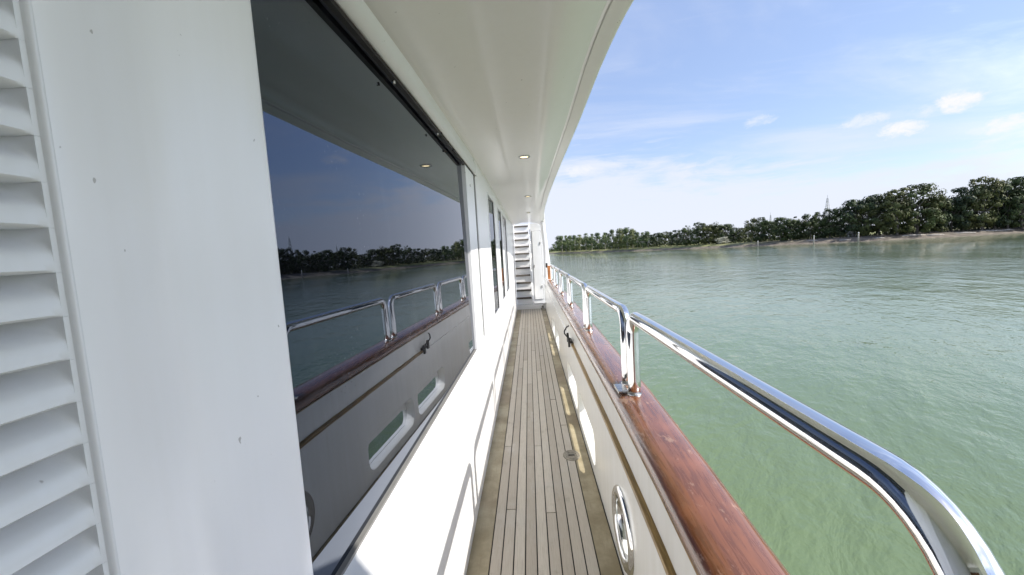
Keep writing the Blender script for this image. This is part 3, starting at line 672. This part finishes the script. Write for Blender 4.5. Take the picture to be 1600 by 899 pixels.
TREES = [
 (21.1,342.9,5.0,4.4,'c','small distant tree at the very left end of the shore',None),
 (22.2,297.7,9.1,4.3,'c','slender green tree in the even row at the left end of the far bank','slender trees in the left row'),
 (24.2,288.8,9.1,4.2,'c','slender green tree in the even row at the left end of the far bank','slender trees in the left row'),
 (26.6,283.7,9.2,4.6,'c','slender green tree in the even row at the left end of the far bank','slender trees in the left row'),
 (28.4,273.5,8.3,4.0,'c','slender green tree in the even row at the left end of the far bank','slender trees in the left row'),
 (31.1,267.5,8.8,4.3,'c','slender green tree in the even row at the left end of the far bank','slender trees in the left row'),
 (33.7,261.4,8.0,4.2,'c','slender green tree in the even row at the left end of the far bank','slender trees in the left row'),
 (35.9,251.4,8.7,4.1,'c','slender green tree in the even row at the left end of the far bank','slender trees in the left row'),
 (38.2,242.4,7.8,3.5,'c','slender green tree in the even row at the left end of the far bank','slender trees in the left row'),
 (40.5,233.4,8.1,3.8,'c','slender green tree in the even row at the left end of the far bank','slender trees in the left row'),
 (43.3,227.3,7.8,3.7,'c','slender green tree in the even row at the left end of the far bank','slender trees in the left row'),
 (45.3,219.2,8.8,3.5,'c','slightly taller slender tree in the sunlit row with pale trunks','taller slender trees with pale trunks'),
 (47.7,213.8,8.7,3.8,'c','slightly taller slender tree in the sunlit row with pale trunks','taller slender trees with pale trunks'),
 (49.5,211.6,8.8,3.4,'c','slightly taller slender tree in the sunlit row with pale trunks','taller slender trees with pale trunks'),
 (50.7,206.4,8.8,3.7,'c','slightly taller slender tree in the sunlit row with pale trunks','taller slender trees with pale trunks'),
 (52.6,204.2,8.2,3.6,'c','slightly taller slender tree in the sunlit row with pale trunks','taller slender trees with pale trunks'),
 (54.0,200.1,6.6,3.2,'c','slightly taller slender tree in the sunlit row with pale trunks','taller slender trees with pale trunks'),
 (55.6,196.9,6.4,3.2,'c','slightly taller slender tree in the sunlit row with pale trunks','taller slender trees with pale trunks'),
 (57.5,194.7,6.5,3.5,'c','slightly taller slender tree in the sunlit row with pale trunks','taller slender trees with pale trunks'),
 (59.8,193.5,5.7,3.1,'o','low loose green tree between the slender row and the rounded dark group','low loose trees'),
 (61.5,190.3,5.7,3.1,'o','low loose green tree between the slender row and the rounded dark group','low loose trees'),
 (62.5,185.3,6.1,3.6,'o','low loose green tree between the slender row and the rounded dark group','low loose trees'),
 (63.8,181.2,5.8,3.5,'o','low loose green tree between the slender row and the rounded dark group','low loose trees'),
 (65.4,178.0,6.1,3.7,'o','low loose green tree between the slender row and the rounded dark group','low loose trees'),
 (67.3,172.9,8.2,5.6,'r','left tree of the rounded dark group behind the pale bush',None),
 (70.4,168.6,8.6,6.5,'r','middle tree of the rounded group behind the pale bush',None),
 (73.3,165.0,8.2,6.4,'r','right tree of the rounded olive group behind the pale bush',None),
 (76.0,164.0,7.2,5.3,'o','low airy tree on the shore right of the pale bush','airy trees right of the pale bush'),
 (78.8,162.9,6.7,5.3,'o','low airy tree on the shore right of the pale bush','airy trees right of the pale bush'),
 (80.5,160.2,5.6,4.7,'o','low airy tree on the shore right of the pale bush','airy trees right of the pale bush'),
 (82.3,157.6,4.9,4.1,'o','low airy tree on the shore right of the pale bush','airy trees right of the pale bush'),
 (81.3,149.4,7.8,4.3,'o','dark leafy tree on the shore near the lattice pylon','leafy trees near the pylon'),
 (83.4,147.8,8.2,5.2,'r','dark leafy tree on the shore near the lattice pylon','leafy trees near the pylon'),
 (85.7,145.9,7.0,4.7,'o','dark leafy tree on the shore near the lattice pylon','leafy trees near the pylon'),
 (86.2,140.5,7.5,5.4,'r','left one of two olive bushy trees above the short pile',None),
 (88.4,138.7,7.8,6.3,'r','right one of two olive bushy trees above the short pile',None),
 (91.5,138.8,6.8,4.9,'r','dark leafy tree on the shore near the lattice pylon','leafy trees near the pylon'),
 (93.2,136.1,7.7,4.4,'o','dark leafy tree on the shore near the lattice pylon','leafy trees near the pylon'),
 (95.5,135.5,8.1,4.8,'r','dark leafy tree on the shore near the lattice pylon','leafy trees near the pylon'),
 (97.6,133.8,8.8,5.6,'r','dark round tree in front of the tall lattice pylon',None),
 (100.3,132.9,8.8,5.6,'o','dark leafy tree on the shore near the lattice pylon','leafy trees near the pylon'),
 (101.6,129.3,10.7,6.3,'o','airy round tree at the left shoulder of the big olive clump',None),
 (103.8,127.5,11.7,7.4,'r','dark tree beside the broad olive trees','dark trees beside the broad olive trees'),
 (107.5,127.1,11.6,7.0,'o','open dark tree with sky gaps between two rounded trees',None),
 (108.5,122.4,12.6,8.7,'r','large olive round tree, left half of the tallest clump right of the masts',None),
 (114.0,122.6,13.0,10.3,'r','tallest broad olive round tree standing out above the bank right of the masts',None),
 (118.0,123.0,11.9,7.1,'r','dark tree beside the broad olive trees','dark trees beside the broad olive trees'),
 (121.3,122.8,8.7,5.5,'o','dark tree beside the broad olive trees','dark trees beside the broad olive trees'),
 (124.6,123.2,9.3,6.0,'o','low dark tree in the dip right of the broad olive tree',None),
 (126.1,121.6,11.2,6.7,'o','dark tree in the mass at the right end of the far bank','dark trees at the right end'),
 (130.1,120.5,13.6,8.6,'r','tall tree with a flat rounded top right of the broad olive tree',None),
 (134.2,120.9,12.0,6.6,'o','dark tree in the mass at the right end of the far bank','dark trees at the right end'),
 (136.6,120.0,12.4,7.4,'r','dark tree in the mass at the right end of the far bank','dark trees at the right end'),
 (139.5,119.1,13.8,8.8,'r','tallest dark tree at the right end of the far bank',None),
 (146.0,119.6,14.9,9.6,'r','dark tall tree beyond the right end of the visible shore','trees beyond the right end'),
 (153.5,120.6,16.1,10.1,'r','dark tall tree beyond the right end of the visible shore','trees beyond the right end'),
 (161.3,121.0,15.6,10.9,'o','dark tall tree beyond the right end of the visible shore','trees beyond the right end'),
 (169.6,121.5,16.4,11.8,'r','dark tall tree beyond the right end of the visible shore','trees beyond the right end'),
 (24.5,300.8,7.4,5.4,'o','darker tree partly hidden behind the front trees of the far bank','back row of trees on the far bank'),
 (27.0,292.7,7.9,5.3,'r','darker tree partly hidden behind the front trees of the far bank','back row of trees on the far bank'),
 (30.6,294.5,7.3,5.4,'r','darker tree partly hidden behind the front trees of the far bank','back row of trees on the far bank'),
 (32.7,281.8,7.3,5.3,'o','darker tree partly hidden behind the front trees of the far bank','back row of trees on the far bank'),
 (35.9,276.9,7.4,5.2,'o','darker tree partly hidden behind the front trees of the far bank','back row of trees on the far bank'),
 (38.8,269.7,7.3,5.2,'r','darker tree partly hidden behind the front trees of the far bank','back row of trees on the far bank'),
 (41.4,259.7,7.4,5.0,'r','darker tree partly hidden behind the front trees of the far bank','back row of trees on the far bank'),
 (43.3,245.1,6.6,4.8,'r','darker tree partly hidden behind the front trees of the far bank','back row of trees on the far bank'),
 (47.4,243.0,7.8,4.8,'o','darker tree partly hidden behind the front trees of the far bank','back row of trees on the far bank'),
 (49.8,231.4,7.1,4.6,'r','darker tree partly hidden behind the front trees of the far bank','back row of trees on the far bank'),
 (51.1,222.6,7.5,4.5,'r','darker tree partly hidden behind the front trees of the far bank','back row of trees on the far bank'),
 (52.6,217.2,7.6,4.5,'r','darker tree partly hidden behind the front trees of the far bank','back row of trees on the far bank'),
 (54.3,212.6,7.6,4.4,'o','darker tree partly hidden behind the front trees of the far bank','back row of trees on the far bank'),
 (59.1,219.1,6.1,4.6,'r','darker tree partly hidden behind the front trees of the far bank','back row of trees on the far bank'),
 (59.7,210.0,5.4,4.5,'o','darker tree partly hidden behind the front trees of the far bank','back row of trees on the far bank'),
 (60.9,203.2,5.4,4.4,'o','darker tree partly hidden behind the front trees of the far bank','back row of trees on the far bank'),
 (65.4,206.7,4.9,4.5,'r','darker tree partly hidden behind the front trees of the far bank','back row of trees on the far bank'),
 (67.0,200.8,4.9,4.5,'o','darker tree partly hidden behind the front trees of the far bank','back row of trees on the far bank'),
 (69.3,197.1,5.2,4.4,'r','darker tree partly hidden behind the front trees of the far bank','back row of trees on the far bank'),
 (73.1,197.0,5.7,4.6,'r','darker tree partly hidden behind the front trees of the far bank','back row of trees on the far bank'),
 (75.2,191.9,6.9,4.7,'r','darker tree partly hidden behind the front trees of the far bank','back row of trees on the far bank'),
 (74.8,180.5,7.7,4.6,'o','darker tree partly hidden behind the front trees of the far bank','back row of trees on the far bank'),
 (78.6,180.1,7.3,4.8,'r','darker tree partly hidden behind the front trees of the far bank','back row of trees on the far bank'),
 (82.1,180.7,7.0,5.0,'r','darker tree partly hidden behind the front trees of the far bank','back row of trees on the far bank'),
 (83.2,175.6,6.5,5.1,'o','darker tree partly hidden behind the front trees of the far bank','back row of trees on the far bank'),
 (84.8,171.6,5.6,5.2,'r','darker tree partly hidden behind the front trees of the far bank','back row of trees on the far bank'),
 (88.8,171.8,4.3,5.5,'o','darker tree partly hidden behind the front trees of the far bank','back row of trees on the far bank'),
 (86.1,159.0,6.5,5.3,'r','darker tree partly hidden behind the front trees of the far bank','back row of trees on the far bank'),
 (93.9,165.1,6.7,5.8,'o','darker tree partly hidden behind the front trees of the far bank','back row of trees on the far bank'),
 (96.5,161.3,6.9,5.8,'r','darker tree partly hidden behind the front trees of the far bank','back row of trees on the far bank'),
 (95.1,152.3,6.6,5.7,'r','darker tree partly hidden behind the front trees of the far bank','back row of trees on the far bank'),
 (98.2,151.2,6.8,5.9,'r','darker tree partly hidden behind the front trees of the far bank','back row of trees on the far bank'),
 (98.6,145.8,6.7,5.9,'r','darker tree partly hidden behind the front trees of the far bank','back row of trees on the far bank'),
 (103.8,147.2,6.8,6.1,'r','darker tree partly hidden behind the front trees of the far bank','back row of trees on the far bank'),
 (107.7,146.5,7.5,6.3,'r','darker tree partly hidden behind the front trees of the far bank','back row of trees on the far bank'),
 (106.3,138.5,8.0,6.2,'r','darker tree partly hidden behind the front trees of the far bank','back row of trees on the far bank'),
 (111.9,139.5,9.9,6.5,'o','darker tree partly hidden behind the front trees of the far bank','back row of trees on the far bank'),
 (116.5,138.9,11.4,6.7,'o','darker tree partly hidden behind the front trees of the far bank','back row of trees on the far bank'),
 (118.5,134.9,12.2,6.7,'r','darker tree partly hidden behind the front trees of the far bank','back row of trees on the far bank'),
 (119.6,130.7,10.4,6.7,'r','darker tree partly hidden behind the front trees of the far bank','back row of trees on the far bank'),
 (129.1,135.5,10.2,7.2,'r','darker tree partly hidden behind the front trees of the far bank','back row of trees on the far bank'),
 (132.6,133.8,8.0,7.4,'r','darker tree partly hidden behind the front trees of the far bank','back row of trees on the far bank'),
 (141.2,136.9,9.3,7.9,'r','darker tree partly hidden behind the front trees of the far bank','back row of trees on the far bank'),
 (139.9,130.5,12.5,7.8,'o','darker tree partly hidden behind the front trees of the far bank','back row of trees on the far bank'),
 (144.1,129.2,10.9,8.0,'r','darker tree partly hidden behind the front trees of the far bank','back row of trees on the far bank'),
 (151.0,130.2,11.2,8.3,'r','darker tree partly hidden behind the front trees of the far bank','back row of trees on the far bank'),
 (156.7,129.9,12.2,8.4,'r','darker tree partly hidden behind the front trees of the far bank','back row of trees on the far bank'),
]
for row in TREES: tree(*row)

# undergrowth along the foot of the trees
rnd2 = random.Random(3); V = []; F = []; T = []
for i in range(20, len(pts) - 24):
    x, y = pts[i]; x2, y2 = pts[i + 1]; n = Vector((-(y2 - y), x2 - x)).normalized(); L = math.hypot(x2 - x, y2 - y)
    if not (-40 < x < 190): continue
    for _ in range(int(L * 46)):
        f_ = rnd2.random(); dd = rnd2.uniform(7.5, 17); k = .5 + .5 * math.sin(x * .31 + 2.1 * math.sin(y * .13) + f_)
        hh = rnd2.random() * (1.2 + 2.6 * k) * min(1, (dd - 6.8) / 2.5)
        c = Vector((x + (x2 - x) * f_ + n.x * dd, y + (y2 - y) * f_ + n.y * dd, WATER + 1.36 + hh))
        nn = Vector((rnd2.uniform(-1, 1), rnd2.uniform(-1, 1), rnd2.uniform(-.2, 1))).normalized(); u = nn.orthogonal().normalized(); v = nn.cross(u); s = rnd2.uniform(.14, .34)
        b = len(V); V += [c + u * s, c + v * s * .7, c - u * s, c - v * s * .7]; F.append((b, b + 1, b + 2, b + 3)); T.append(rnd2.uniform(0, .7))
me = bpy.data.meshes.new('undergrowth'); me.from_pydata([tuple(v) for v in V], [], F); at = me.attributes.new('tone', 'FLOAT', 'FACE'); at.data.foreach_set('value', T); me.materials.append(M['leaf_open'])
o = link('undergrowth', me, None); tag(o, 'dense low undergrowth along the foot of the trees', 'undergrowth', kind='stuff')

# pale bush in front of the trees
o = empty('pale_bush', (75.5, 158.5, .06), 'pale cream bush in front of the rounded trees on the far bank', 'bush'); o.scale = (6.2, 4, 2.7)
q = bpy.data.objects.new('crown', crown_mesh('crown', 'r', 909, 'leaf_pale')); col.objects.link(q); q.parent = o
q = bpy.data.objects.new('stem', trunk_mesh(5, 'r', 'bark')); col.objects.link(q); q.parent = o

# ---- river piles
def pile(x, y, z0, z1, r_, label):
    o = empty('mooring_pile', (x, y, z0), label, 'pile')
    V, F = tube([(x, y, z0), (x + .03, y, (z0 + z1) / 2), (x + .05, y, z1)], [r_ * 1.1, r_, r_ * .9], 12); mesh('shaft', V, F, 'wood', o, True)
    V, F = tube([(x + .05, y, z1), (x + .05, y, z1 + .10), (x + .05, y, z1 + .25)], [r_ * 1.15, r_ * 1.15, .03], 12); mesh('pile_cap', V, F, 'shedwall', o)
pile(81.4, 117.6, -1.6, 1.05, .13, 'bleached mooring pile at the water edge left of the tall round tree')
pile(91.6, 115.0, -1.6, 1.25, .15, 'thicker bleached mooring pile standing below the tall round tree')
pile(73.6, 131.5, -1.6, .35, .12, 'short bleached mooring pile below the olive bushy trees')
# ---- lattice masts far behind the trees
def lattice(x, y, h, wb, label, nm='lattice_mast'):
    o = empty(nm, (x, y, 0), label, 'mast')
    n = 9; lv = [(wb * (1 - .88 * k / n), h * (1 - (1 - k / n) ** 1.25)) for k in range(n + 1)]
    V = []; F = []
    def bar(p, q, r_):
        nonlocal V, F
        v, f = tube([p, q], r_, 5); b = len(V); V = V + v; F = F + [tuple(i + b for i in g_) for g_ in f]
    for (w0, z0), (w1, z1) in zip(lv, lv[1:]):
        cs = ((-1, -1), (1, -1), (1, 1), (-1, 1))
        for i in range(4):
            a_ = cs[i]; b_ = cs[(i + 1) % 4]
            bar((x + a_[0] * w0, y + a_[1] * w0, z0), (x + a_[0] * w1, y + a_[1] * w1, z1), .16)
            bar((x + a_[0] * w0, y + a_[1] * w0, z0), (x + b_[0] * w1, y + b_[1] * w1, z1), .10)
    mesh('lattice', V, F, 'mast', o)
    V, F = tube([(x, y, h - .2), (x, y, h + 2.5)], .12, 6); mesh('antenna', V, F, 'mast', o)
    V, F = tube([(x - wb * .9, y, h * .78), (x, y, h * .785), (x + wb * .9, y, h * .78)], .13, 5); mesh('crossarm', V, F, 'mast', o)
lattice(253.2, 350, 31.5, 2.2, 'pale lattice pylon rising behind the low trees left of the tall round tree')
lattice(247.9, 420, 24.0, 1.5, 'smaller faint lattice mast behind the olive bushy trees')
# ---- sheds among the trees
def shed(x, y, wd, dp, h, label, rz=0):
    o = empty('waterside_shed', (x, y, .1), label, 'shed', None, rz)
    def sub(nm, bm, m, par=None):
        bmesh.ops.recalc_face_normals(bm, faces=bm.faces); me = bpy.data.meshes.new(nm); bm.to_mesh(me); bm.free(); me.materials.append(M[m])
        q = bpy.data.objects.new(nm, me); col.objects.link(q); q.parent = par or o; return q
    bm = bmesh.new(); box(bm, -wd / 2, wd / 2, -dp / 2, dp / 2, 0, h); sub('wall', bm, 'shedwall')
    bm = bmesh.new()
    vs = [bm.verts.new(p) for p in ((-wd / 2 - .3, -dp / 2 - .3, h + .01), (wd / 2 + .3, -dp / 2 - .3, h + .01), (wd / 2 + .3, dp / 2 + .3, h + .01), (-wd / 2 - .3, dp / 2 + .3, h + .01), (-wd / 2 - .3, 0, h + .9), (wd / 2 + .3, 0, h + .9))]
    for f in ((0, 1, 5, 4), (2, 3, 4, 5), (0, 4, 3), (1, 2, 5), (0, 3, 2, 1)): bm.faces.new([vs[i] for i in f])
    sub('roof', bm, 'roof')
    for k in (-1, 1):
        bm = bmesh.new(); box(bm, k * wd * .25 - .45, k * wd * .25 + .45, -dp / 2 - .03, -dp / 2 + .02, h * .35, h * .75); sub('window', bm, 'shedglass')
    bm = bmesh.new(); box(bm, -.45, .45, -dp / 2 - .035, -dp / 2 + .02, .02, h * .8); sub('door', bm, 'shedglass')
shed(102.6, 131.5, 2.2, 2.4, 1.9, 'small white shed glimpsed between the dark trees behind a thick pile', -.7)
shed(114.6, 132.5, 2.0, 2.4, 1.8, 'little white hut under the tall round tree', -.7)
# ---- driftwood on the bank
for i in range(14):
    tt = [7.3, 7.9, 8.2, 8.35, 8.6, 8.8, 8.95, 9.1, 9.25, 9.4, 9.6, 9.75, 9.9, 7.6][i]
    x, y = shp(tt); L = rnd.uniform(2.5, 6.5); an = rnd.uniform(-.35, .35)
    x2, y2 = shp(tt + .05); base = math.atan2(y2 - y, x2 - x) + an; n = Vector((-(y2 - y), x2 - x)).normalized(); dd = rnd.uniform(2.6, 4.2)
    z = .28 * dd - 1.62
    px_, py_ = x + n.x * dd, y + n.y * dd
    V, F = tube([(px_ - L / 2 * math.cos(base), py_ - L / 2 * math.sin(base), z + .1), (px_, py_, z + .2), (px_ + L / 2 * math.cos(base), py_ + L / 2 * math.sin(base), z + .1)], [.24, .2, .11], 8)
    me_o = mesh('driftwood_log', V, F, 'wood', None, True); tag(me_o, 'bleached driftwood log lying along the gravel bank below the trees', 'log', 'driftwood logs on the far bank')
